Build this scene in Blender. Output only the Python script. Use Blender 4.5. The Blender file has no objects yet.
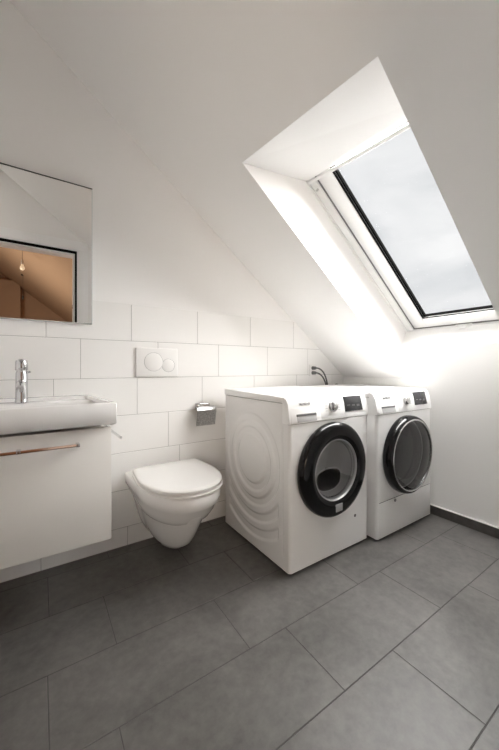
import bpy, bmesh, math, random
from mathutils import Vector, Matrix
random.seed(4)
S = bpy.context.scene
COL = S.collection
PI = math.pi

# ------------------------------------------------------------------ materials
def mat(name, col=(.8, .8, .8), rough=.5, metal=0, noise=None, bump=None, coat=0, spec=.5):
    m = bpy.data.materials.new(name); m.use_nodes = True
    nt = m.node_tree; b = nt.nodes['Principled BSDF']
    b.inputs['Base Color'].default_value = (*col, 1)
    b.inputs['Roughness'].default_value = rough
    b.inputs['Metallic'].default_value = metal
    b.inputs['Coat Weight'].default_value = coat
    b.inputs['Specular IOR Level'].default_value = spec
    tc = nt.nodes.new('ShaderNodeTexCoord')
    if noise:                                     # noise = (scale, amount)
        n = nt.nodes.new('ShaderNodeTexNoise'); n.inputs['Scale'].default_value = noise[0]
        n.inputs['Detail'].default_value = 6
        nt.links.new(tc.outputs['Object'], n.inputs['Vector'])
        r = nt.nodes.new('ShaderNodeValToRGB')
        a = noise[1]
        r.color_ramp.elements[0].position = .3; r.color_ramp.elements[1].position = .7
        r.color_ramp.elements[0].color = (*[c * (1 - a) for c in col], 1)
        r.color_ramp.elements[1].color = (*[min(1, c * (1 + a)) for c in col], 1)
        nt.links.new(n.outputs['Fac'], r.inputs['Fac'])
        nt.links.new(r.outputs['Color'], b.inputs['Base Color'])
    if bump:                                      # bump = (scale, strength)
        n = nt.nodes.new('ShaderNodeTexNoise'); n.inputs['Scale'].default_value = bump[0]
        n.inputs['Detail'].default_value = 3
        nt.links.new(tc.outputs['Object'], n.inputs['Vector'])
        bp = nt.nodes.new('ShaderNodeBump'); bp.inputs['Strength'].default_value = bump[1]
        bp.inputs['Distance'].default_value = .002
        nt.links.new(n.outputs['Fac'], bp.inputs['Height'])
        nt.links.new(bp.outputs['Normal'], b.inputs['Normal'])
    return m

def thin_glass(name, tint, refl=1.0, rough=0.0, ior=1.45):
    m = bpy.data.materials.new(name); m.use_nodes = True
    nt = m.node_tree; nt.nodes.clear()
    out = nt.nodes.new('ShaderNodeOutputMaterial')
    tr = nt.nodes.new('ShaderNodeBsdfTransparent'); tr.inputs['Color'].default_value = (*tint, 1)
    gl = nt.nodes.new('ShaderNodeBsdfGlossy'); gl.inputs['Roughness'].default_value = rough
    gl.inputs['Color'].default_value = (refl, refl, refl, 1)
    ge = nt.nodes.new('ShaderNodeNewGeometry')
    dp = nt.nodes.new('ShaderNodeVectorMath'); dp.operation = 'DOT_PRODUCT'
    nt.links.new(ge.outputs['Incoming'], dp.inputs[0]); nt.links.new(ge.outputs['Normal'], dp.inputs[1])
    def mth(op, x, y):
        n = nt.nodes.new('ShaderNodeMath'); n.operation = op; n.use_clamp = False
        for i, v in enumerate((x, y)):
            if v is None: continue
            if isinstance(v, (int, float)): n.inputs[i].default_value = v
            else: nt.links.new(v, n.inputs[i])
        return n.outputs[0]
    f0 = ((ior - 1) / (ior + 1)) ** 2
    k = mth('POWER', mth('SUBTRACT', 1.0, mth('ABSOLUTE', dp.outputs['Value'], None)), 5.0)
    fac = mth('ADD', mth('MULTIPLY', k, 1 - f0), f0)          # Schlick, the same from both sides of the pane
    mx = nt.nodes.new('ShaderNodeMixShader')
    nt.links.new(fac, mx.inputs[0]); nt.links.new(tr.outputs[0], mx.inputs[1]); nt.links.new(gl.outputs[0], mx.inputs[2])
    nt.links.new(mx.outputs[0], out.inputs[0])
    return m

def concrete_tile(name):
    m = mat(name, (.13, .128, .125), .42)
    nt = m.node_tree; b = nt.nodes['Principled BSDF']
    tc = nt.nodes.new('ShaderNodeTexCoord')
    def ns(scale, detail, dist=0):
        n = nt.nodes.new('ShaderNodeTexNoise'); n.inputs['Scale'].default_value = scale
        n.inputs['Detail'].default_value = detail; n.inputs['Roughness'].default_value = .65
        n.inputs['Distortion'].default_value = dist
        nt.links.new(tc.outputs['Object'], n.inputs['Vector']); return n
    a, c = ns(3.2, 8, .6), ns(28, 5)
    mx = nt.nodes.new('ShaderNodeMix'); mx.data_type = 'FLOAT'; mx.inputs[0].default_value = .35
    nt.links.new(a.outputs['Fac'], mx.inputs[2]); nt.links.new(c.outputs['Fac'], mx.inputs[3])
    r = nt.nodes.new('ShaderNodeValToRGB')
    r.color_ramp.elements[0].position = .33; r.color_ramp.elements[0].color = (.056, .0535, .0505, 1)
    r.color_ramp.elements[1].position = .68; r.color_ramp.elements[1].color = (.150, .142, .134, 1)
    nt.links.new(mx.outputs[0], r.inputs['Fac']); nt.links.new(r.outputs['Color'], b.inputs['Base Color'])
    rr = nt.nodes.new('ShaderNodeMapRange'); rr.inputs['To Min'].default_value = .36; rr.inputs['To Max'].default_value = .55
    nt.links.new(a.outputs['Fac'], rr.inputs['Value']); nt.links.new(rr.outputs[0], b.inputs['Roughness'])
    return m

M = dict(
    paint=mat('white wall paint', (.885, .876, .866), .85, bump=(90, .12)),
    ceil=mat('white ceiling paint', (.885, .876, .866), .9, bump=(90, .1)),
    tile=mat('white wall tile', (.87, .86, .845), .18, bump=(6, .05)),
    grout=mat('grey wall grout', (.42, .41, .40), .9),
    floor=concrete_tile('dark concrete tile'),
    fgrout=mat('floor grout', (.07, .068, .066), .9, noise=(20, .15)),
    base=mat('dark baseboard tile', (.085, .078, .072), .45, noise=(25, .2)),
    sealant=mat('white sealant', (.8, .8, .78), .6),
    ceramic=mat('white ceramic', (.82, .81, .80), .07, coat=.4),
    plastic=mat('white gloss plastic', (.84, .83, .815), .16),
    enamel=mat('white machine enamel', (.82, .815, .81), .24, coat=.15),
    mplastic=mat('white machine plastic', (.84, .84, .835), .3),
    deflector=mat('grey bowl moulding', (.32, .32, .32), .25),
    rimgrey=mat('bowl rim', (.42, .42, .42), .2),
    recess=mat('dark grey plug and grip shade', (.12, .12, .12), .45),
    grip=mat('light grey recess', (.42, .42, .42), .45),
    seam=mat('dark seam', (.05, .05, .05), .7),
    black=mat('gloss black plastic', (.004, .004, .0045), .10, spec=.35),
    satin=mat('satin black rubber', (.018, .018, .018), .5),
    display=mat('dark display glass', (.045, .045, .048), .12),
    digit=mat('display marks', (.085, .085, .085), .4),
    groove=mat('frame groove', (.2, .2, .2), 1, spec=0),
    chrome=mat('chrome', (.62, .62, .63), .06, 1),
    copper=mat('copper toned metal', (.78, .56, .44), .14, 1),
    satchrome=mat('satin chrome', (.68, .68, .68), .22, 1),
    flap=mat('brushed dark chrome', (.50, .50, .50), .3, 1, noise=(120, .3)),
    steel=mat('drum steel', (.52, .52, .53), .28, 1, bump=(60, .2)),
    greyring=mat('grey door ring', (.33, .33, .335), .25),
    text=mat('grey printed lettering', (.10, .10, .105), .5),
    cabinet=mat('off white cabinet front', (.79, .765, .73), .35),
    winwhite=mat('white window lacquer', (.84, .84, .83), .3),
    gasket=mat('black gasket', (.010, .010, .010), 1, spec=0),
    mirror=mat('mirror silver', (.93, .93, .925), .0, 1),
    edge=mat('mirror edge', (.62, .65, .64), .2),
    cable=mat('dark grey cable', (.11, .11, .11), .45),
    doorwhite=mat('white door lacquer', (.90, .90, .90), .35),
    hall=mat('tan hall paint', (.58, .45, .35), .9),
    hallc=mat('brown hall ceiling', (.50, .375, .28), .9),
    hallf=mat('hall floor boards', (.33, .22, .14), .6, noise=(6, .2)),
    glass=thin_glass('window glass', (.95, .955, .955), .8, 0, 1.2),
    bowl=thin_glass('door bowl glass', (.8, .8, .8), .9, .03, 1.9),
    dsmoke=thin_glass('dark smoked door glass', (.33, .33, .34), .95, .02, 1.8),
    smoke=thin_glass('smoked door glass', (.62, .62, .63), .95, .02, 1.9),
)
mb_ = bpy.data.materials.new('unlit bulb with faint glow'); mb_.use_nodes = True
e_ = mb_.node_tree.nodes['Principled BSDF']
e_.inputs['Base Color'].default_value = (.9, .85, .75, 1)
e_.inputs['Emission Color'].default_value = (1, .78, .52, 1); e_.inputs['Emission Strength'].default_value = .3  # weak emission paints a glow on the unlit bulb
M['bulb'] = mb_

# ------------------------------------------------------------------ helpers
WL = {}
def obj(name, bm, m, parent=None, smooth=35):
    """link one mesh; bm is in world coordinates"""
    me = bpy.data.meshes.new(name)
    if parent is not None:
        w = WL[parent.name]
        bmesh.ops.translate(bm, verts=bm.verts, vec=-w)
    bmesh.ops.recalc_face_normals(bm, faces=bm.faces)
    if smooth:
        for f in bm.faces: f.smooth = True
    bm.to_mesh(me); bm.free()
    ms = m if isinstance(m, (list, tuple)) else [m]
    for x in ms: me.materials.append(M[x])
    if smooth: me.set_sharp_from_angle(angle=math.radians(smooth))
    o = bpy.data.objects.new(name, me); COL.objects.link(o)
    if parent is not None: o.parent = parent
    WL[o.name] = WL[parent.name] if parent is not None else Vector((0, 0, 0))
    return o

def thing(name, label, cat, loc, group=None):
    o = bpy.data.objects.new(name, None); COL.objects.link(o)
    o.empty_display_size = .05
    o.location = loc; o['label'] = label; o['category'] = cat
    if group: o['group'] = group
    WL[o.name] = Vector(loc)
    return o
def struct(name, bm, m, parent=None, smooth=35):
    o = obj(name, bm, m, parent, smooth)
    if parent is None: o['kind'] = 'structure'
    return o

def box(bm, x0, x1, y0, y1, z0, z1, bev=0, seg=2, mi=0, T=None):
    vs = [bm.verts.new((x, y, z)) for x in (x0, x1) for y in (y0, y1) for z in (z0, z1)]
    q = [(0, 1, 3, 2), (4, 6, 7, 5), (0, 4, 5, 1), (2, 3, 7, 6), (0, 2, 6, 4), (1, 5, 7, 3)]
    fs = [bm.faces.new([vs[i] for i in k]) for k in q]
    for f in fs: f.material_index = mi
    if bev:
        es = list({e for f in fs for e in f.edges})
        r = bmesh.ops.bevel(bm, geom=es, offset=bev, segments=seg, profile=.5, affect='EDGES')
        vs = list({v for f in r['faces'] for v in f.verts} | {v for v in vs if v.is_valid})
        for f in r['faces']: f.material_index = mi
    if T is not None:
        for v in vs: v.co = T(v.co)
    return vs

def prism(bm, poly, axis, a0, a1, mi=0):
    """poly: list of 2-D points; axis 'y' -> (x,z), 'x' -> (y,z), 'z' -> (x,y)"""
    def P(p, a):
        return {'y': (p[0], a, p[1]), 'x': (a, p[0], p[1]), 'z': (p[0], p[1], a)}[axis]
    A = [bm.verts.new(P(p, a0)) for p in poly]; B = [bm.verts.new(P(p, a1)) for p in poly]
    n = len(poly); fs = [bm.faces.new(A), bm.faces.new(B[::-1])]
    for i in range(n): fs.append(bm.faces.new((A[i], A[(i + 1) % n], B[(i + 1) % n], B[i])))
    for f in fs: f.material_index = mi
    return A + B

def tube(bm, pts, r, n=12, cap=True, mi=0):
    pts = [Vector(p) for p in pts]; rings = []
    rr = r if isinstance(r, (list, tuple)) else [r] * len(pts)
    up = None
    for i, p in enumerate(pts):
        d = (pts[min(i + 1, len(pts) - 1)] - pts[max(i - 1, 0)]).normalized()
        if up is None:
            up = d.orthogonal().normalized()
        up = (up - d * up.dot(d)).normalized(); s = d.cross(up)
        rings.append([bm.verts.new(p + (up * math.cos(2 * PI * k / n) + s * math.sin(2 * PI * k / n)) * rr[i]) for k in range(n)])
    for a, b in zip(rings, rings[1:]):
        for k in range(n):
            f = bm.faces.new((a[k], a[(k + 1) % n], b[(k + 1) % n], b[k])); f.material_index = mi
    if cap:
        for q in (rings[0], rings[-1][::-1]):
            f = bm.faces.new(q); f.material_index = mi

def lathe(bm, prof, c, axis, n=64, mi=0, cap0=False, cap1=False):
    """prof: (radius, height along axis); axis a unit Vector; c the centre"""
    axis = Vector(axis).normalized(); u = axis.orthogonal().normalized(); v = axis.cross(u); c = Vector(c)
    rings = []
    for r, h in prof:
        if r < 1e-6: rings.append([bm.verts.new(c + axis * h)])
        else: rings.append([bm.verts.new(c + axis * h + (u * math.cos(2 * PI * k / n) + v * math.sin(2 * PI * k / n)) * r) for k in range(n)])
    for a, b in zip(rings, rings[1:]):
        for k in range(n):
            q = [a[k % len(a)], a[(k + 1) % len(a)], b[(k + 1) % len(b)], b[k % len(b)]]
            q = list(dict.fromkeys(q))
            if len(q) > 2:
                f = bm.faces.new(q); f.material_index = mi
    if cap0: bm.faces.new(rings[0])
    if cap1: bm.faces.new(rings[-1][::-1])

def loft(bm, loops, cap=True):
    R = [[bm.verts.new(p) for p in L] for L in loops]
    n = len(R[0])
    for a, b in zip(R, R[1:]):
        for k in range(n): bm.faces.new((a[k], a[(k + 1) % n], b[(k + 1) % n], b[k]))
    if cap: bm.faces.new(R[0]); bm.faces.new(R[-1][::-1])
    return R

def bez(p0, p1, p2, p3, n=14):
    out = []
    for i in range(n + 1):
        t = i / n; a = 1 - t
        out.append(Vector(p0) * a**3 + Vector(p1) * 3 * a * a * t + Vector(p2) * 3 * a * t * t + Vector(p3) * t**3)
    return out

def text_part(s, size, origin, R, m, parent, name, depth=.0006, width=None):
    cu = bpy.data.curves.new('t', 'FONT'); cu.body = s; cu.size = size; cu.extrude = depth
    cu.align_x = 'CENTER'; cu.align_y = 'CENTER'
    t = bpy.data.objects.new('t', cu); COL.objects.link(t)
    bpy.context.view_layer.update()
    me = bpy.data.meshes.new_from_object(t.evaluated_get(bpy.context.evaluated_depsgraph_get()))
    bpy.data.objects.remove(t); bpy.data.curves.remove(cu)
    bm = bmesh.new(); bm.from_mesh(me); bpy.data.meshes.remove(me)
    if width:
        xs = [v.co.x for v in bm.verts]; k = width / (max(xs) - min(xs))
        for v in bm.verts: v.co.x *= k
    bmesh.ops.transform(bm, matrix=Matrix.Translation(origin) @ R.to_4x4(), verts=bm.verts)
    return obj(name, bm, m, parent, smooth=0)

def BM(): return bmesh.new()

# ------------------------------------------------------------------ dimensions of the room
SL, K0, KW = .768, 2.618, 3.076          # ceiling: z = K0 - SL x ; window plane: z = KW - SL x
cz = lambda x, k=K0: k - SL * x
XR, XL = 2.218, -.78                      # right knee wall, left wall
YF = -1.95                                # wall with the doorway (behind the camera)
YA, YB = -.548, -1.253                    # skylight opening at the ceiling
YA2, YB2 = -.498, -1.305                  # the same at the window

# floor: 60 x 30 cm concrete-look tiles with thin joints
bm = BM()
box(bm, XL - .2, XR + .3, -2.1, .2, -.2, -.001, mi=1)
px, g = .597, .0013
rows = [(-.072, -.353, .03), (-.353, -.635, .229), (-.635, -.917, .02), (-.917, -1.199, .182), (-1.199, -1.478, .433),
        (-1.478, -1.76, .09), (-1.76, -2.1, .3), (.2, -.072, .3)]
for y1, y0, off in rows:
    x = off - 3 * px
    while x < XR + .3:
        a, b = max(x, XL - .2) + g, min(x + px, XR + .3) - g
        if b > a + .01: box(bm, a, b, y0 + g, y1 - g, -.1, 0, bev=.0012, seg=1)
        x += px
struct('floor', bm, ['floor', 'fgrout'])

# wall behind toilet: plaster above, white 20 x 40 tiles below
bm = BM()
prism(bm, [(XL - .2, -.1), (XR + .3, -.1), (XR + .3, .9), (XL - .2, 3.4)], 'y', .006, .2)
box(bm, XL, XR, .0015, .02, -.01, 1.346, mi=1)
zt, ph, tw = 1.350, .2075, .4035
offs = [.0236, .174, .0552, .237, .307, .10, .0035]
for j, off in enumerate(offs):
    z1 = zt - j * ph; z0 = max(z1 - ph, .001)
    xe = min((K0 - z0) / SL + .02, XR)
    x = off - 3 * tw
    while x < xe:
        a, b = max(x, XL) + .0011, min(x + tw, xe) - .0011
        if b > a + .004: box(bm, a, b, 0, .012, z0 + .0011, z1 - .0011, bev=.0012, seg=1, mi=2)
        x += tw
struct('wall_back', bm, ['paint', 'grout', 'tile'])

bm = BM(); box(bm, XL - .2, XL, -2.1, .2, 0, 3.4); struct('wall_left', bm, 'paint')

# knee wall with the lower reveal of the skylight
bm = BM()
box(bm, XR, XR + .3, -2.1, .2, 0, cz(XR))
prism(bm, [(XR, cz(XR)), (XR, 1.14), (2.335, 1.268), (2.5, 1.2), (2.5, cz(XR))], 'y', YA2 + .03, YB2 - .03)
struct('wall_right', bm, 'paint')
bm = BM(); box(bm, XR - .009, XR + .02, -2.1, -.001, 0, .058, bev=.001, seg=1)
box(bm, XR - .009, XR + .02, -2.1, -.001, .0585, .0635, mi=1)
struct('baseboard_right', bm, ['base', 'sealant'])

# sloped ceiling with the deep opening of the skylight
bm = BM()
KO = KW + .058
def skew(x0, x1, ya, yb, ya2, yb2):
    P = []
    for k, y0, y1 in ((K0, ya, yb), (KW, ya2, yb2), (KO, ya2, yb2)):
        P.append([bm.verts.new((x0, y0, cz(x0, k))), bm.verts.new((x1, y0, cz(x1, k))), bm.verts.new((x1, y1, cz(x1, k))), bm.verts.new((x0, y1, cz(x0, k)))])
    for a, b in zip(P, P[1:]):
        for i in range(4): bm.faces.new((a[i], a[(i + 1) % 4], b[(i + 1) % 4], b[i]))
    bm.faces.new(P[0]); bm.faces.new(P[-1])
skew(XL - .2, 2.5, .2, YA, .2, YA2)
skew(XL - .2, 2.5, YB, -2.1, YB2, -2.1)
up = [(XL - .2, cz(XL - .2)), (.842, cz(.842)), (1.312, 2.072), (1.25, cz(1.25, KW)), (1.25, cz(1.25, KO)), (XL - .2, cz(XL - .2, KO))]
upa = [up[0], (.818, cz(.818)), (1.295, 2.078)] + up[3:]; upb = [up[0], (.866, cz(.866)), (1.34, 2.062)] + up[3:]
A = [bm.verts.new((p[0], YA if i < 2 else YA2, p[1])) for i, p in enumerate(upa)]
B = [bm.verts.new((p[0], YB if i < 2 else YB2, p[1])) for i, p in enumerate(upb)]
bm.faces.new(A); bm.faces.new(B)
for i in range(6): bm.faces.new((A[i], A[(i + 1) % 6], B[(i + 1) % 6], B[i]))
struct('ceiling', bm, 'ceil', smooth=0)

# ------------------------------------------------------------------ skylight window
th = math.atan(SL); O = Vector((1.31, 0, cz(1.31, KW)))
DS = Vector((math.cos(th), 0, -math.sin(th))); DN = Vector((math.sin(th), 0, math.cos(th)))
def WT(co):                               # (s, y, n) -> world
    return O + DS * co.x + DN * co.z + Vector((0, co.y, 0))
win = bpy.data.objects.new('window_1', None); COL.objects.link(win); win['kind'] = 'structure'
win.location = O + Vector((0, -.9, 0)); WL['window_1'] = Vector(win.location)
def ring(bm, ya, yb, sa, sb, w, n0, n1, bev=.002, wb=None):
    wb = wb or w
    box(bm, sa, sb, ya - w, ya, n0, n1, bev, T=WT); box(bm, sa, sb, yb, yb + w, n0, n1, bev, T=WT)
    box(bm, sa, sa + w, yb + w, ya - w, n0, n1, bev, T=WT); box(bm, sb - wb, sb, yb + w, ya - w, n0, n1, bev, T=WT)
yc = -.9015
bm = BM(); ring(bm, -.493, -1.31, -.20, 1.372, .057, .0, .046, wb=.062)
struct('window_frame', bm, 'winwhite', win)
bm = BM(); ring(bm, -.496, -1.307, -.185, 1.368, .013, -.010, .004, .002)
box(bm, 0, .018, -1.30, -.51, -.012, .004, .002, T=lambda v: WT(v + Vector((-.012 + (-.51 - v.y) * .066, 0, 0))))
struct('lining_trim', bm, 'winwhite', win)
bm = BM(); ring(bm, -.550, -1.253, -.145, 1.310, .006, .012, .044, 0)
struct('frame_groove', bm, 'groove', win)
bm = BM(); ring(bm, -.556, -1.247, -.14, 1.304, .046, .016, .05, .003, wb=.03)
ring(bm, -.600, -1.203, -.12, 1.278, .062, -.004, .05, .004, wb=.075)
sash = struct('sash', bm, 'winwhite', win)
bm = BM(); ring(bm, -.661, -1.142, -.08, 1.206, .010, .004, .012, .001, wb=.006); ring(bm, -.664, -1.139, -.08, 1.203, .010, .022, .043, .001, wb=.006)
struct('gasket', bm, 'gasket', win)
bm = BM(); box(bm, -.08, 1.201, -1.137, -.666, .040, .044, T=WT)
struct('pane', bm, 'glass', win)
bm = BM()
box(bm, 1.292, 1.318, -.945, -.845, -.013, .002, .004, T=WT)
box(bm, 1.284, 1.314, -.918, -.872, -.036, -.010, .006, T=WT)
box(bm, 1.298, 1.310, -.94, -.86, -.030, -.020, .004, T=WT)
struct('handle', bm, 'winwhite', win)
bm = BM()
lathe(bm, [(0, -.012), (.006, -.012), (.007, 0), (.007, .01)], WT(Vector((.055, -.53, 0))), DN, 14)
lathe(bm, [(0, -.006), (.006, -.006), (.007, 0), (.007, .01)], WT(Vector((1.345, -.525, 0))), DN, 14)
struct('frame_screws', bm, 'satchrome', win)

# ------------------------------------------------------------------ doorway wall behind the camera and the warm hall beyond it
DX0, DX1, DZ = -.50, .330, 2.215
bm = BM()
box(bm, XL - .2, DX0, YF - .15, YF, 0, 3.4)
prism(bm, [(DX1, 0), (2.5, 0), (2.5, .85), (DX1, 2.5)], 'y', YF - .15, YF)
prism(bm, [(DX0, DZ), (DX1, DZ), (DX1, 2.5), (DX0, 3.2)], 'y', YF - .15, YF)
struct('wall_front', bm, 'paint')
door = bpy.data.objects.new('door_1', None); COL.objects.link(door); door['kind'] = 'structure'
door.location = ((DX0 + DX1) / 2, YF, 0); WL['door_1'] = Vector(door.location)
bm = BM()
w = .102
def casing(bm, x0, x1, z1, w, y0, y1, bev):
    box(bm, x0 - w, x0, y0, y1, 0, z1, bev); box(bm, x1, x1 + w, y0, y1, 0, z1, bev)
    box(bm, x0 - w, x1 + w, y0, y1, z1, z1 + w, bev)
casing(bm, DX0 + .01, DX1 - .01, DZ - .01, w, YF - .02, YF + .028, .003)
casing(bm, DX0 + .01 - .012, DX1 - .01 + .012, DZ + .002, .06, YF, YF + .034, .003)
struct('door_frame', bm, 'doorwhite', door)
bm = BM(); casing(bm, DX0 + .025, DX1 - .025, DZ - .025, .016, YF - .03, YF + .014, .002)
struct('door_seal', bm, 'gasket', door)
bm = BM(); casing(bm, DX0 + .04, DX1 - .04, DZ - .04, .04, YF - .17, YF - .03, .002)
struct('door_lining', bm, 'doorwhite', door)
bm = BM(); box(bm, DX1 - .046, DX1 - .038, YF - .10, YF - .07, 1.62, 1.66, .001)
struct('door_hinge', bm, 'satchrome', door)

HK, HX0, HX1, HY = 2.76, -1.9, 2.3, -8.4
Y2 = YF - .15
bm = BM(); box(bm, HX0 - .1, HX1 + .1, HY - .1, Y2, -.1, 0); struct('floor_hall', bm, 'hallf')
bm = BM(); prism(bm, [(HX0, cz(HX0, HK)), (HX1, cz(HX1, HK)), (HX1, cz(HX1, HK) + .2), (HX0, cz(HX0, HK) + .2)], 'y', HY - .1, Y2 - .002)
struct('ceiling_hall', bm, 'hallc')
bm = BM(); box(bm, HX0 - .1, HX1 + .1, HY - .1, HY, 0, 4.2); box(bm, -1.1, -.42, HY, HY + .25, 0, 3.2); struct('wall_hall_end', bm, 'hall')
bm = BM(); box(bm, HX0 - .1, HX0, HY, Y2, 0, 4.2); struct('wall_hall_left', bm, 'hall')
bm = BM(); box(bm, HX1, HX1 + .1, HY, Y2, 0, 1.4); struct('wall_hall_right', bm, 'hall')
bm = BM(); box(bm, HX0 - .1, DX0 - .1, Y2 - .05, Y2 - .003, 0, 4.2); box(bm, DX1 + .1, HX1 + .1, Y2 - .05, Y2 - .003, 0, 2.2)
box(bm, DX0 - .1, DX1 + .1, Y2 - .05, Y2 - .003, DZ + .1, 3.4); struct('wall_hall_front', bm, 'hall')

HALL_FILL = 34
def bulb(x, y, z, label, lamp=True):
    zc = cz(x, HK)
    t = thing('pendant_bulb', label, 'light bulb', (x, y, zc), 'bare bulbs hanging in the hall')
    bm = BM(); lathe(bm, [(0, 0), (.035, 0), (.035, -.02), (0, -.02)], (x, y, zc + .012), (0, 0, 1), 20); obj('ceiling_rose', bm, 'satin', t)
    bm = BM(); tube(bm, [(x, y, zc), (x, y, z + .11)], .003, 8); obj('cord', bm, 'cable', t)
    bm = BM(); lathe(bm, [(0, .13), (.018, .13), (.02, .06), (.016, .055), (0, .055)], (x, y, z), (0, 0, 1), 20); obj('socket', bm, 'plastic' if lamp else 'cable', t)
    bm = BM(); lathe(bm, [(0, -.035), (.016, -.032), (.028, -.02), (.033, -.004), (.030, .016), (.020, .038), (.015, .06), (0, .06)], (x, y, z), (0, 0, 1), 24); obj('bulb', bm, 'bulb', t) if lamp else bm.free()
bulb(-.235, -4.35, 2.57, 'bare pale bulb hanging nearest the doorway, seen high in the mirror')
bulb(-.31, -6.6, 2.42, 'empty dark lamp holder hanging farther down the hall, seen lower in the mirror', False)
hl = bpy.data.lights.new('hall_fill', 'AREA'); hl.shape = 'DISK'; hl.size = 1.4; hl.energy = HALL_FILL; hl.color = (1, .80, .60)  # added unseen fill light that brightens the hall, no fixture
ho = bpy.data.objects.new('hall_fill', hl); COL.objects.link(ho); ho.location = (-1.6, -4.6, 1.2); ho.rotation_euler = (0, -PI / 2 - .35, 0)

# ------------------------------------------------------------------ mirror
t = thing('wall_mirror', 'rectangular mirror on the wall above the basin reflecting the doorway', 'mirror', (-.06, 0, 1.22))
bm = BM(); box(bm, -.352, .227, -.020, .004, 1.219, 1.922, .001, 1); obj('mirror_frame', bm, 'edge', t)
bm = BM(); box(bm, -.349, .224, -.022, -.0195, 1.222, 1.920, .0006, 1); obj('mirror_glass', bm, 'mirror', t)
bm = BM(); box(bm, -.352, .227, -.023, -.001, 1.922, 1.926, .0005, 1); obj('top_strip', bm, 'seam', t)

# ------------------------------------------------------------------ vanity cabinet, basin, tap, towel rail
VX0, VX1 = -.372, .246
t = thing('vanity_cabinet', 'off-white wall-hung vanity cabinet with one wide drawer below the basin', 'cabinet', (-.063, -.2, .28))
bm = BM(); box(bm, VX0 + .004, VX1 - .03, -.418, -.0005, .290, .744, .001, 1); obj('body', bm, 'cabinet', t)
bm = BM(); box(bm, VX0, VX1, -.438, -.420, .284, .747, .0015, 2); dr = obj('drawer', bm, 'cabinet', t)
bm = BM()
hz, hy = .694, -.468
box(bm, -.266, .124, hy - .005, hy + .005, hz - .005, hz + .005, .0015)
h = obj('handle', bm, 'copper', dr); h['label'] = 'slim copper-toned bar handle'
for hx in (-.268, -.064, .121):
    bm = BM(); box(bm, hx - .0065, hx + .0065, hy - .0055, -.4375, hz - .0055, hz + .0055, .001); obj('handle_post', bm, 'chrome', dr)

BZ0, BZ1 = .757, .851
t = thing('wash_basin', 'white ceramic rectangular wash basin on top of the vanity cabinet', 'wash basin', (-.06, -.2, .74))
bm = BM()
def rr(xa, xb, xa2, xb2, y0, y1, z, r, n=5):
    """rounded trapezoid: front edge xa..xb at y0, back edge xa2..xb2 at y1"""
    cs = [((xa, y0), 1, 1), ((xb, y0), -1, 1), ((xb2, y1), -1, -1), ((xa2, y1), 1, -1)]
    st = [PI, 1.5 * PI, 0, .5 * PI]; out = []
    for (c, sx, sy), a0 in zip(cs, st):
        for i in range(n + 1):
            a = a0 + .5 * PI * i / n
            out.append((c[0] + sx * r + r * math.cos(a), c[1] + sy * r + r * math.sin(a), z))
    return out
bx0, bx1, bx0b, bx1b, by = -.385, .264, -.34, .220, -.462
L = [rr(bx0 + .012, bx1 - .012, bx0b + .01, bx1b - .01, by + .016, -.0005, .758, .006),
     rr(bx0 + .004, bx1 - .004, bx0b + .003, bx1b - .003, by + .004, -.0005, .761, .006),
     rr(bx0, bx1, bx0b, bx1b, by, -.0005, .766, .006), rr(bx0, bx1, bx0b, bx1b, by, -.0005, .844, .006),
     rr(bx0 + .003, bx1 - .003, bx0b + .003, bx1b - .003, by + .003, -.0005, .849, .011),
     rr(bx0 + .008, bx1 - .008, bx0b + .008, bx1b - .008, by + .008, -.002, .851, .010),
     rr(bx0 + .022, bx1 - .022, bx0b + .022, bx1b - .022, by + .022, -.018, .849, .012),
     rr(bx0 + .026, bx1 - .026, bx0b + .026, bx1b - .026, by + .026, -.022, .838, .014),
     rr(bx0 + .028, bx1 - .028, bx0b + .028, bx1b - .028, by + .028, -.024, .833, .016),
     rr(bx0 + .034, bx1 - .030, bx0b + .05, bx1b + .004, by + .034, -.125, .831, .016),
     rr(bx0 + .045, bx1 - .045, bx0b + .06, bx1b - .008, by + .045, -.135, .82, .02),
     rr(bx0 + .07, bx1 - .07, bx0b + .08, bx1b - .03, by + .075, -.16, .772, .03)]
loft(bm, L); obj('bowl', bm, 'ceramic', t, smooth=50)
bm = BM(); lathe(bm, [(0, .006), (.026, .006), (.03, .002), (.03, 0)], (-.06, -.28, .7725), (0, 0, 1), 28); obj('drain_cap', bm, 'chrome', t)

tx, ty, tz = -.070, -.085, .8335
t = thing('basin_tap', 'chrome single-lever mixer tap on the rear ledge of the basin', 'tap', (tx, ty, tz))
bm = BM(); lathe(bm, [(0, 0), (.027, 0), (.0275, .004), (.025, .008), (.0240, .02), (.0225, .135), (.019, .144), (0, .144)], (tx, ty, tz), (0, 0, 1), 36)
obj('tap_body', bm, 'chrome', t)
bm = BM()
sp = [(tx, ty + .004, tz + .085), (tx, ty - .03, tz + .090), (tx, ty - .07, tz + .086), (tx, ty - .11, tz + .078), (tx, ty - .128, tz + .073)]
tube(bm, sp, [.017, .0165, .0155, .014, .013], 20)
tube(bm, [(tx, ty - .117, tz + .078), (tx, ty - .117, tz + .056)], [.0115, .0115], 20)
obj('spout', bm, 'chrome', t, smooth=50)
bm = BM(); lathe(bm, [(0, .146), (.022, .146), (.0248, .150), (.0240, .186), (.021, .192), (0, .193)], (tx, ty, tz), (0, 0, 1), 36)
box(bm, tx - .011, tx + .011, ty - .075, ty - .005, tz + .1905, tz + .1965, .0025, 2)
obj('lever', bm, 'chrome', t, smooth=50)
bm = BM(); tube(bm, [(tx + .018, ty - .006, tz + .137), (tx + .034, ty - .010, tz + .140)], [.004, .0045], 12); obj('pop_up_pin', bm, 'chrome', t)

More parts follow.
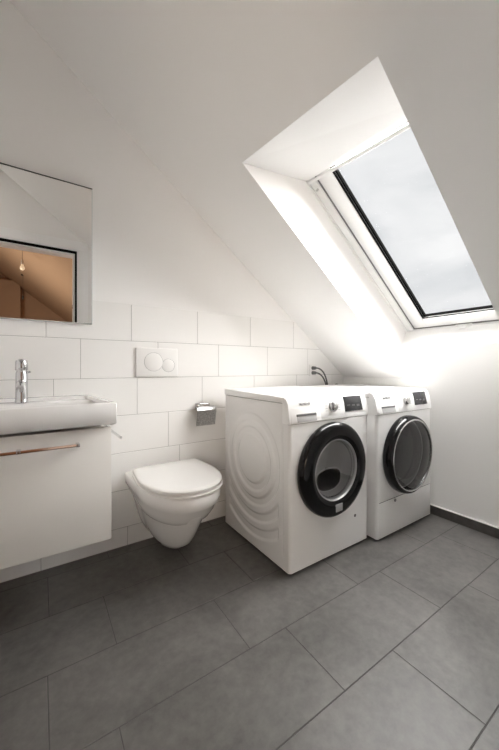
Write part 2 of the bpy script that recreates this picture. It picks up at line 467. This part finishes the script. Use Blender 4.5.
t = thing('towel_rail', 'short metal towel rail arm sticking out beside the vanity cabinet', 'towel rail', (.300, 0, .668))
bm = BM(); lathe(bm, [(0, .012), (.018, .012), (.02, .008), (.02, -.001)], (.300, 0, .668), (0, -1, 0), 28); obj('wall_rosette', bm, 'satchrome', t)
bm = BM(); tube(bm, [(.300, -.005, .670), (.300, -.33, .6795), (.300, -.352, .681)], .0062, 16)
obj('arm', bm, 'satchrome', t)

# ------------------------------------------------------------------ flush plate
t = thing('flush_plate', 'white dual-button flush plate on the tiled wall above the toilet', 'flush plate', (.5725, 0, 1.023))
bm = BM(); box(bm, .450, .695, -.012, .003, .940, 1.106, .003, 3); obj('plate', bm, 'plastic', t)
M['ringgrey'] = mat('button outline', (.34, .34, .34), .5)
def rbut(cx, cz_, r):
    bm = BM(); lathe(bm, [(r + .0016, -.002), (r + .0016, .0007), (r - .0002, .0007)], (cx, -.0122, cz_), (0, -1, 0), 48)
    g_ = obj('button_ring', bm, 'ringgrey', t)
    bm = BM(); lathe(bm, [(r, -.002), (r, .0008), (r - .0015, .0016), (0, .0016)], (cx, -.0122, cz_), (0, -1, 0), 48)
    b = obj('button', bm, 'plastic', t); return b
rbut(.549, 1.026, .053); rbut(.636, 1.006, .038)

# ------------------------------------------------------------------ toilet
tc = .599
t = thing('toilet', 'white wall-hung ceramic toilet with closed lid between vanity and washing machine', 'toilet', (tc, 0, 0))
def Dloop(z, wb, wm, ym, f, n=48, pw=2.2, yb=-.0008):
    """D outline: half-width wb at the wall, wm from y=ym, nose to y=-f"""
    pts = []
    m = 10
    for i in range(m):                       # right side, wall -> ym
        u = i / m; w = wb + (wm - wb) * (u * u * (3 - 2 * u)); pts.append((tc + w, yb + (-ym - yb) * u, z))
    for i in range(n + 1):
        a = PI * i / n; c, s = math.cos(a), math.sin(a)
        pts.append((tc + wm * math.copysign(abs(c) ** (2 / pw), c), -ym - (f - ym) * abs(s) ** (2 / pw), z))
    for i in range(m):
        u = 1 - (i + 1) / m; w = wb + (wm - wb) * (u * u * (3 - 2 * u)); pts.append((tc - w, yb + (-ym - yb) * u, z))
    return pts
bm = BM()
# rim and bowl
loft(bm, [Dloop(.410, .196, .188, .22, .532), Dloop(.4075, .203, .195, .22, .540), Dloop(.402, .206, .199, .22, .545), Dloop(.375, .206, .200, .22, .548),
          Dloop(.352, .203, .196, .22, .542), Dloop(.342, .197, .190, .22, .532), Dloop(.310, .184, .185, .21, .510), Dloop(.285, .170, .177, .20, .488),
          Dloop(.268, .160, .166, .20, .474), Dloop(.252, .140, .148, .19, .445), Dloop(.235, .11, .12, .18, .39)])
# skirt behind and below it, one flowing shell down to the rounded foot
loft(bm, [Dloop(.345, .193, .176, .13, .515), Dloop(.31, .178, .172, .13, .508), Dloop(.285, .169, .166, .13, .494, pw=1.85), Dloop(.26, .160, .155, .13, .477, pw=1.8), Dloop(.20, .144, .138, .12, .436, pw=1.85),
          Dloop(.15, .130, .124, .12, .397, pw=1.95), Dloop(.11, .116, .109, .12, .362, pw=2.1), Dloop(.082, .100, .092, .11, .326, pw=2.3), Dloop(.070, .080, .072, .10, .295, pw=2.3), Dloop(.066, .05, .045, .09, .25, pw=2.2)])
obj('bowl', bm, 'ceramic', t, smooth=60)
def lidloop(z, w, yb, f, pw=2.35, n=48, ym=.25, rb=.03):
    pts = []
    for i in range(7):                        # rounded back right corner
        a = PI / 2 - PI / 2 * i / 6; pts.append((tc + w - .012 - rb + rb * math.cos(a), -yb - rb + rb * math.sin(a), z))
    for i in range(n + 1):
        a = PI * i / n; c, s = math.cos(a), math.sin(a)
        pts.append((tc + w * math.copysign(abs(c) ** (2 / pw), c), -ym - (f - ym) * abs(s) ** (2 / pw), z))
    for i in range(7):
        a = PI - PI / 2 * i / 6; pts.append((tc - w + .012 + rb + rb * math.cos(a), -yb - rb + rb * math.sin(a), z))
    return pts
bm = BM(); loft(bm, [lidloop(.414, .178, .090, .520), lidloop(.414, .200, .084, .543), lidloop(.4155, .204, .083, .547), lidloop(.421, .2045, .083, .5475), lidloop(.4235, .201, .084, .544), lidloop(.4245, .172, .095, .512)])
obj('seat', bm, 'plastic', t, smooth=50)
bm = BM(); loft(bm, [lidloop(.4305, .172, .085, .512), lidloop(.4305, .196, .075, .539), lidloop(.432, .200, .073, .543), lidloop(.443, .201, .073, .544), lidloop(.4475, .197, .076, .539), lidloop(.450, .182, .09, .522), lidloop(.4515, .11, .15, .44)])
obj('lid', bm, 'plastic', t, smooth=50)
for s in (-1, 1):
    bm = BM(); tube(bm, [(tc + s * .075 - .02, -.068, .427), (tc + s * .075 + .02, -.068, .427)], .012, 16)
    lathe(bm, [(.012, 0), (.012, .02)], (tc + s * .075, -.066, .408), (0, 0, 1), 16)
    obj('hinge', bm, 'satchrome', t)

# ------------------------------------------------------------------ toilet paper holder
t = thing('toilet_paper_holder', 'chrome toilet paper holder with cover flap on the tiles beside the washing machine', 'paper holder', (.88, 0, .70))
bm = BM(); box(bm, .812, .900, -.034, .002, .728, .768, .004, 3); obj('mount', bm, 'chrome', t)
bm = BM()
prof = [(-.030, .748), (-.052, .748), (-.064, .742), (-.070, .730), (-.050, .632), (-.047, .632), (-.067, .728), (-.062, .738), (-.051, .744), (-.030, .744)]
prism(bm, prof, 'x', .800, .928); obj('cover_flap', bm, 'flap', t)
bm = BM(); tube(bm, [(.885, -.02, .735), (.905, -.03, .715), (.910, -.030, .665), (.898, -.030, .660), (.82, -.030, .660)], .005, 12); obj('roll_bar', bm, 'chrome', t)

# ------------------------------------------------------------------ wall valve / plugs with cables behind the machines
t = thing('power_outlet', 'small white double power outlet low under the sloping ceiling', 'outlet', (1.838, 0, .97))
bm = BM(); box(bm, 1.800, 1.880, -.009, .002, .925, 1.015, .003, 2); obj('outlet_plate', bm, 'plastic', t)
for z, lab, dx in ((.989, 'upper dark plug and cable in the outlet behind the machines', .0), (.950, 'lower dark plug and cable in the outlet behind the machines', -.012)):
    t = thing('power_plug', lab, 'plug', (1.835, -.01, z), 'plugs behind the machines')
    bm = BM(); lathe(bm, [(0, .034), (.010, .034), (.013, .028), (.015, 0), (0, 0)], (1.835, -.009, z), (0, -1, 0), 20); obj('plug', bm, 'cable', t)
    bm = BM(); tube(bm, bez((1.838, -.038, z), (1.90 + dx, -.045, z + .004), (1.955 + dx, -.055, z - .05), (1.962 + dx, -.055, .79), 20), .006, 12); obj('cable', bm, 'cable', t)
t = thing('water_hose', 'black hose bend peeking up behind the tumble dryer', 'hose', (2.07, -.05, .84))
bm = BM(); tube(bm, bez((2.03, -.05, .70), (2.03, -.05, .893), (2.115, -.05, .893), (2.115, -.05, .70), 20), .014, 12); obj('hose', bm, 'cable', t)

# ------------------------------------------------------------------ washing machine and tumble dryer
def machine(kind, x0, x1, yb, yf, name, label, cat):
    xc = (x0 + x1) / 2; H = .846
    t = thing(name, label, cat, (xc, (yb + yf) / 2, 0))
    ZB, ZP, ZT = .014, .722, .818                  # underside, panel seam, under the top plate
    R = .205
    dcx, dcz = (xc - .012, .470) if kind == 'w' else (xc - .018, .467)
    # carcass: right, back, bottom, top and (dryer) left walls
    bm = BM(); wl = .0 if kind == 'w' else 1
    box(bm, x1 - .012, x1, yf + .014, yb, ZB, ZT, .002, 1)
    box(bm, x0 + .001, x1, yb - .012, yb, ZB, ZT, .002, 1)
    box(bm, x0 + .004, x1 - .004, yf + .03, yb, ZB, ZB + .012)
    if kind == 'w':
        cy, cz0 = -.385, .488
        ny, nz = 150, 190; y0_, y1_ = yf + .012, yb; z0_, z1_ = ZB, ZT
        def dep(y, z):
            ddy, ddz = y - cy, z - cz0; r = math.hypot(ddy, ddz); ang = math.atan2(ddy, -ddz)  # 0 = straight down
            def sm(a, b, v):
                u = max(0, min(1, (v - a) / (b - a))); return u * u * (3 - 2 * u)
            low = sm(.6, -.35, ddz / max(r, .01))           # 1 below centre
            d = 0
            for ra, rb, top, clip in ((.135, .176, .35, 0), (.212, .252, .30, 0), (.292, .336, .22, 1), (.374, .420, 0, 1)):
                band = sm(ra - .007, ra + .007, r) * sm(rb + .007, rb - .007, r)
                k = top + (1 - top) * low
                if clip:
                    m1 = sm(-.632, -.612, y); m2 = sm(-.135, -.155, y)
                    k *= (m1 * m2) if ddz < .0 else m2 * sm(-.62, -.60, y)
                    if ddz > -.05: k *= top / 1.0 if top else 0
                else:
                    k *= sm(-.655, -.62, y) * sm(-.115, -.14, y)
                d += band * k
            # vertical folded edge strip towards the front
            d += .35 * sm(-.668, -.664, y) * sm(-.656, -.660, y) * sm(.06, .1, z) * sm(.80, .78, z)
            return d * .0095
        V = [[bm.verts.new((x0 + dep(y0_ + (y1_ - y0_) * i / ny, z0_ + (z1_ - z0_) * j / nz), y0_ + (y1_ - y0_) * i / ny, z0_ + (z1_ - z0_) * j / nz)) for j in range(nz + 1)] for i in range(ny + 1)]
        for i in range(ny):
            for j in range(nz): bm.faces.new((V[i][j], V[i + 1][j], V[i + 1][j + 1], V[i][j + 1]))
    else:
        box(bm, x0, x0 + .012, yf + .014, yb, ZB, ZT, .002, 1)
    obj('body', bm, 'enamel', t, smooth=60)
    # front panel with rounded vertical edges and a round opening
    bm = BM(); N = 96
    def edge_pt(a):                                   # ray from the door centre to the rectangle
        c, s = math.cos(a), math.sin(a); k = 1e9
        for lim, comp, o in ((x1 - .016, c, dcx), (x0 + .016, c, dcx), (ZP - .002, s, dcz), (ZB, s, dcz)):
            if abs(comp) > 1e-6:
                q = (lim - o) / comp
                if q > 0: k = min(k, q)
        return (dcx + c * k, dcz + s * k)
    angs = [2 * PI * i / N for i in range(N)]
    for xx in (x0 + .016, x1 - .016):
        for zz in (ZB, ZP - .002): angs.append(math.atan2(zz - dcz, xx - dcx) % (2 * PI))
    angs = sorted(set(angs))
    inn2 = [bm.verts.new((dcx + R * math.cos(a), yf + .05, dcz + R * math.sin(a))) for a in angs]
    inn = [bm.verts.new((dcx + R * math.cos(a), yf, dcz + R * math.sin(a))) for a in angs]
    out = [bm.verts.new((edge_pt(a)[0], yf, edge_pt(a)[1])) for a in angs]
    n = len(angs)
    for i in range(n):
        j = (i + 1) % n
        bm.faces.new((inn[i], inn[j], out[j], out[i])); bm.faces.new((inn2[i], inn2[j], inn[j], inn[i]))
    for xa, sx in ((x0, 1), (x1, -1)):                # rounded vertical edges
        prv = None
        for k in range(7):
            a = PI / 2 * k / 6
            X = xa + sx * (.016 - .016 * math.sin(a)); Y = yf + .016 - .016 * math.cos(a)
            cur = (bm.verts.new((X, Y, ZB)), bm.verts.new((X, Y, ZP - .002)))
            if prv: bm.faces.new((prv[0], cur[0], cur[1], prv[1]))
            prv = cur
    obj('front_panel', bm, 'enamel', t, smooth=40)
    # dark seam and top plate
    bm = BM(); box(bm, x0 + .004, x1 - .004, yf + .06, yb - .004, ZT - .003, ZT + .006); box(bm, x0 + .004, x1 - .004, yf + .006, yf + .05, ZP - .006, ZP + .004)
    obj('seam', bm, 'seam', t, smooth=0)
    bm = BM(); box(bm, x0 - .007, x1 + .003, yf + .050, yb + .004, ZT + .002, H + .004, .006, 3, T=lambda v: Vector((v.x, v.y, v.z + (.010 if v.z > ZT + .012 else 0) * max(0, (v.y - yf - .06)) / .6)))
    obj('top_plate', bm, 'mplastic', t)
    # fascia: profile in (y, z)
    fp = [(yf - .002, ZP), (yf - .003, ZP + .004), (yf + .003, .765), (yf + .011, .808), (yf + .018, .828), (yf + .026, .841), (yf + .040, .8485), (yf + .0515, .8495), (yf + .0515, ZP)]
    def fy(z):
        for (ya, za), (yb_, zb) in zip(fp[1:], fp[2:]):
            if za <= z <= zb: return ya + (yb_ - ya) * (z - za) / (zb - za)
        return yf
    bm = BM(); prism(bm, fp, 'x', x0 - .001, x1 + .001)
    es = [e for e in bm.edges if abs(e.verts[0].co.x - e.verts[1].co.x) < 1e-6 and max(v.co.y for v in e.verts) < yf + .0514]
    bmesh.ops.bevel(bm, geom=es, offset=.006, segments=3, affect='EDGES', profile=.5)
    fas = obj('control_panel', bm, 'mplastic', t)
    tilt = math.atan2(fy(.83) - fy(.73), .10)
    RX = Matrix.Rotation(PI / 2 - tilt, 3, 'X')
    FN = RX @ Vector((0, 0, 1))
    def slab(name, xa, xb, za, zb, m, par, d0=-.004, d1=.001, bev=.001):
        bm = BM(); zc = (za + zb) / 2
        c = Vector(((xa + xb) / 2, fy(zc), zc)); hw, hh = (xb - xa) / 2, (zb - za) / 2
        box(bm, -hw, hw, -hh, hh, d0, d1, bev, 2, T=lambda v: c + RX @ v)
        return obj(name, bm, m, par)
    o = 0 if kind == 'w' else -.010
    D = slab('detergent_drawer' if kind == 'w' else 'water_container', x0 + .010, x0 + .210, ZP + .004, .812, 'mplastic', t, -.004, .0008)
    slab('drawer_grip', x0 + .046, x0 + .178, .728, .764, 'grip', D, -.003, .0022, .0005)
    slab('grip_shade', x0 + .046, x0 + .178, .757, .767, 'recess', D, -.003, .0034, .001)  # flat dark strip paints the shade at the top of the grip recess
    slab('display', x0 + .398, x0 + .545, .753, .836, 'display', t, -.004, .0022, .001)
    ds = [c for c in t.children if c.name.startswith('display')][0]
    for k in range(3): slab('display_mark', x0 + .418 + k * .04, x0 + .443 + k * .04, .785 - .004 * k, .789, 'digit', ds, .001, .0026, 0)
    zk = .788; c = Vector((x0 + .305, fy(zk), zk))
    bm = BM(); lathe(bm, [(.029, -.004), (.029, .003), (.027, .004), (.0255, .004)], c, FN, 40); kr = obj('knob_ring', bm, 'satchrome', t)
    bm = BM(); lathe(bm, [(.025, -.004), (.0245, .014), (.022, .0185), (.019, .0195), (0, .0195)], c, FN, 40)
    kn = obj('knob', bm, 'satchrome', t)
    bm = BM(); a = c + FN * .0195; box(bm, -.0025, .0025, .006, .021, -.002, .001, .0008, 1, T=lambda v: a + RX @ v); obj('knob_pointer', bm, 'mplastic', kn)
    for k in range(4):
        for sd in (-1, 1):
            bm = BM(); q = Vector((c.x + sd * .047, 0, .768 + k * .013)); q.y = fy(q.z)
            box(bm, -.008, .008, -.0012, .0012, -.001, .0008, T=lambda v: q + RX @ v)
            obj('printed_mark', bm, 'grip', fas)
    zt_ = .8135; text_part('SIEMENS', .016, Vector((x0 + .106, fy(zt_) - .0024, zt_)) , RX, 'text', fas, 'lettering', width=.074)
    # door
    ax = (0, -1, 0); dc = Vector((dcx, yf, dcz))
    if kind == 'w':
        bm = BM(); lathe(bm, [(.234, -.001), (.240, .004), (.242, .018), (.240, .032), (.231, .043), (.215, .049), (.185, .0485), (.165, .045), (.156, .039), (.152, .026), (.150, .0)], dc, ax, 96)
        d = obj('door', bm, 'black', t, smooth=60)
        bm = BM(); lathe(bm, [(.156, .036), (.1565, .0415), (.153, .0425), (.149, .037), (.147, .022), (.147, .01)], dc, ax, 80); obj('door_ring', bm, 'greyring', d)
        bm = BM(); lathe(bm, [(.149, .033), (.13, .037), (.08, .040), (0, .041)], dc, ax, 64); g_ = obj('door_glass', bm, 'smoke', d, smooth=80)
        bm = BM(); lathe(bm, [(.146, .02), (.138, -.03), (.120, -.07), (.09, -.085), (0, -.09)], dc, ax, 64); obj('glass_bowl', bm, 'bowl', d, smooth=80)
        bm = BM(); nn_ = 96; hc = (-.022, -.048)
        def hole(a):                                  # rounded, flat-topped opening in the lower half of the bowl
            cx_, sx_ = math.cos(a), math.sin(a)
            return (hc[0] + .092 * math.copysign(abs(cx_) ** .8, cx_), hc[1] + (.050 if sx_ > 0 else .066) * math.copysign(abs(sx_) ** .8, sx_))
        o_, i_ = [], []
        for k in range(nn_):
            a = 2 * PI * k / nn_; hx_, hz_ = hole(a)
            o_.append(bm.verts.new((dcx + .140 * math.cos(a), yf - .016, dcz + .140 * math.sin(a))))
            i_.append(bm.verts.new((dcx + hx_, yf - .002, dcz + hz_)))
        for k in range(nn_): bm.faces.new((o_[k], o_[(k + 1) % nn_], i_[(k + 1) % nn_], i_[k]))
        obj('bowl_deflector', bm, 'deflector', d, smooth=80)
        bm = BM(); tube(bm, [(dcx + hole(2 * PI * k / 64)[0], yf - .004, dcz + hole(2 * PI * k / 64)[1]) for k in range(65)], .0035, 8)
        obj('bowl_rim', bm, 'rimgrey', d)
        if True: pass
        bm = BM(); box(bm, dcx - .020, dcx + .034, yf - .0500, yf - .044, dcz - .212, dcz - .172, .004, 2); obj('door_grip', bm, 'greyring', d)
        bm = BM(); lathe(bm, [(.0085, -.001), (.0085, .0012), (.006, .0018), (0, .0010)], (x0 + .478, yf, .171), ax, 24); obj('filter_plug', bm, 'recess', t)
    else:
        bm = BM(); lathe(bm, [(.226, -.001), (.233, .004), (.235, .02), (.233, .040), (.227, .052), (.219, .057), (.214, .057), (.213, .04), (.208, 0)], dc, ax, 96)
        d = obj('door', bm, 'black', t, smooth=60)
        bm = BM(); lathe(bm, [(.216, .052), (.216, .0585), (.212, .061), (.2075, .0585), (.2065, .05)], dc, ax, 96); obj('door_ring', bm, 'satchrome', d)
        bm = BM(); lathe(bm, [(.2065, .052), (.19, .056), (.12, .060), (0, .062)], dc, ax, 64); obj('door_glass', bm, 'dsmoke', d, smooth=80)
        bm = BM()
        lathe(bm, [(.165, .03), (.150, -.02), (.12, -.05), (.0, -.055)], dc + Vector((-.02, 0, .02)), ax, 48); obj('inner_glass', bm, 'bowl', d, smooth=80)
        bm = BM(); box(bm, x0 + .018, x1 - .018, yf - .0022, yf + .004, .022, .216, .0015, 2); fl = obj('service_flap', bm, 'enamel', t)
        bm = BM(); box(bm, x0 + .018, x1 - .018, yf - .0006, yf + .003, .2165, .2190); obj('flap_gap', bm, 'seam', t)
        bm = BM(); lathe(bm, [(.009, 0), (.009, .0035), (.007, .0045), (0, .004)], (x0 + .173, yf - .002, .203), ax, 24); obj('flap_latch', bm, 'greyring', fl)
    # drum behind the door
    bm = BM(); lathe(bm, [(.2035, .0), (.2035, -.045), (.19, -.05), (.235, -.06), (.235, -.36), (.10, -.375), (0, -.375)], dc, ax, 64)
    dm = obj('drum', bm, 'steel', t, smooth=50)
    for k in range(3):
        bm = BM(); a = 2 * PI * k / 3 + .5
        box(bm, .175, .236, -.02, .02, .07, .35, .012, 2, T=lambda v: dc + Vector((v.x * math.cos(a) - v.y * math.sin(a), v.z, v.x * math.sin(a) + v.y * math.cos(a))))
        obj('drum_paddle', bm, 'greyring', dm)
    bm = BM(); lathe(bm, [(.204, -.004), (.188, -.012), (.178, -.03), (.188, -.05), (.204, -.05)], dc, ax, 64); obj('door_seal', bm, 'greyring', t)
    for fx in (x0 + .05, x1 - .05):
        for fy_ in (yf + .06, yb - .06):
            bm = BM(); lathe(bm, [(0, 0), (.024, 0), (.024, .008), (.012, .010), (.012, .018)], (fx, fy_, 0), (0, 0, 1), 24); obj('foot', bm, 'satin', t)
    bm = BM(); box(bm, x0 + .012, x1 - .012, yf + .012, yb - .02, .008, ZB + .002); obj('base_tray', bm, 'satin', t, smooth=0)
    return t
machine('w', .979, 1.572, -.096, -.711, 'washing_machine', 'white front-loading washing machine with embossed side, beside the toilet', 'washing machine')
machine('d', 1.588, 2.186, -.150, -.760, 'tumble_dryer', 'white tumble dryer with smoked round door in the corner by the right wall', 'tumble dryer')

# ------------------------------------------------------------------ daylight and sky
w = bpy.data.worlds.new('overcast sky'); S.world = w; w.use_nodes = True
nt = w.node_tree; bg = nt.nodes['Background']
tcw = nt.nodes.new('ShaderNodeTexCoord'); mp = nt.nodes.new('ShaderNodeMapping'); mp.inputs['Scale'].default_value = (1.6, 1.6, 4.5)
nz = nt.nodes.new('ShaderNodeTexNoise'); nz.inputs['Scale'].default_value = 1.5; nz.inputs['Detail'].default_value = 7; nz.inputs['Roughness'].default_value = .5; nz.inputs['Distortion'].default_value = .6
rp = nt.nodes.new('ShaderNodeValToRGB')
rp.color_ramp.elements[0].position = .36; rp.color_ramp.elements[0].color = (.755, .765, .785, 1)
rp.color_ramp.elements[1].position = .60; rp.color_ramp.elements[1].color = (.955, .95, .955, 1)
nt.links.new(tcw.outputs['Generated'], mp.inputs['Vector']); nt.links.new(mp.outputs[0], nz.inputs['Vector'])
nt.links.new(nz.outputs['Fac'], rp.inputs['Fac']); nt.links.new(rp.outputs[0], bg.inputs['Color'])
bg.inputs['Strength'].default_value = .67

ROOM_FILL = .55
sun = bpy.data.lights.new('hazy_sun', 'SUN'); sun.energy = 34.0; sun.angle = math.radians(106); sun.color = (1, .98, .958)
so = bpy.data.objects.new('hazy_sun', sun); COL.objects.link(so); so.location = (4, -.9, 5)
d = Vector((-.74, .05, -1.0)).normalized()
so.rotation_euler = d.to_track_quat('-Z', 'Y').to_euler()

rl = bpy.data.lights.new('room_fill', 'POINT'); rl.energy = ROOM_FILL; rl.color = (1, .93, .84); rl.shadow_soft_size = .15  # added fill light without a fixture, lifts the ceiling brightness
ro = bpy.data.objects.new('room_fill', rl); COL.objects.link(ro); ro.location = (-.5, -1.75, 2.3)

# ------------------------------------------------------------------ camera
cam = bpy.data.cameras.new('camera'); co = bpy.data.objects.new('camera', cam); COL.objects.link(co)
cam.sensor_fit = 'VERTICAL'; cam.sensor_height = 36; cam.lens = 314.063 / 750 * 36
cam.shift_y = -(375 - 367.473) / 750; cam.clip_start = .01
co.location = (0, -1.839, .9936); co.rotation_euler = (PI / 2, 0, -.58803)
S.camera = co

S.view_settings.view_transform = 'Standard'; S.view_settings.look = 'None'
S.view_settings.gamma = 1; S.view_settings.use_curve_mapping = False
S.view_settings.exposure = .66
S.cycles.max_bounces = 14; S.cycles.diffuse_bounces = 12; S.cycles.transparent_max_bounces = 16
S.cycles.caustics_reflective = False; S.cycles.sample_clamp_indirect = 8
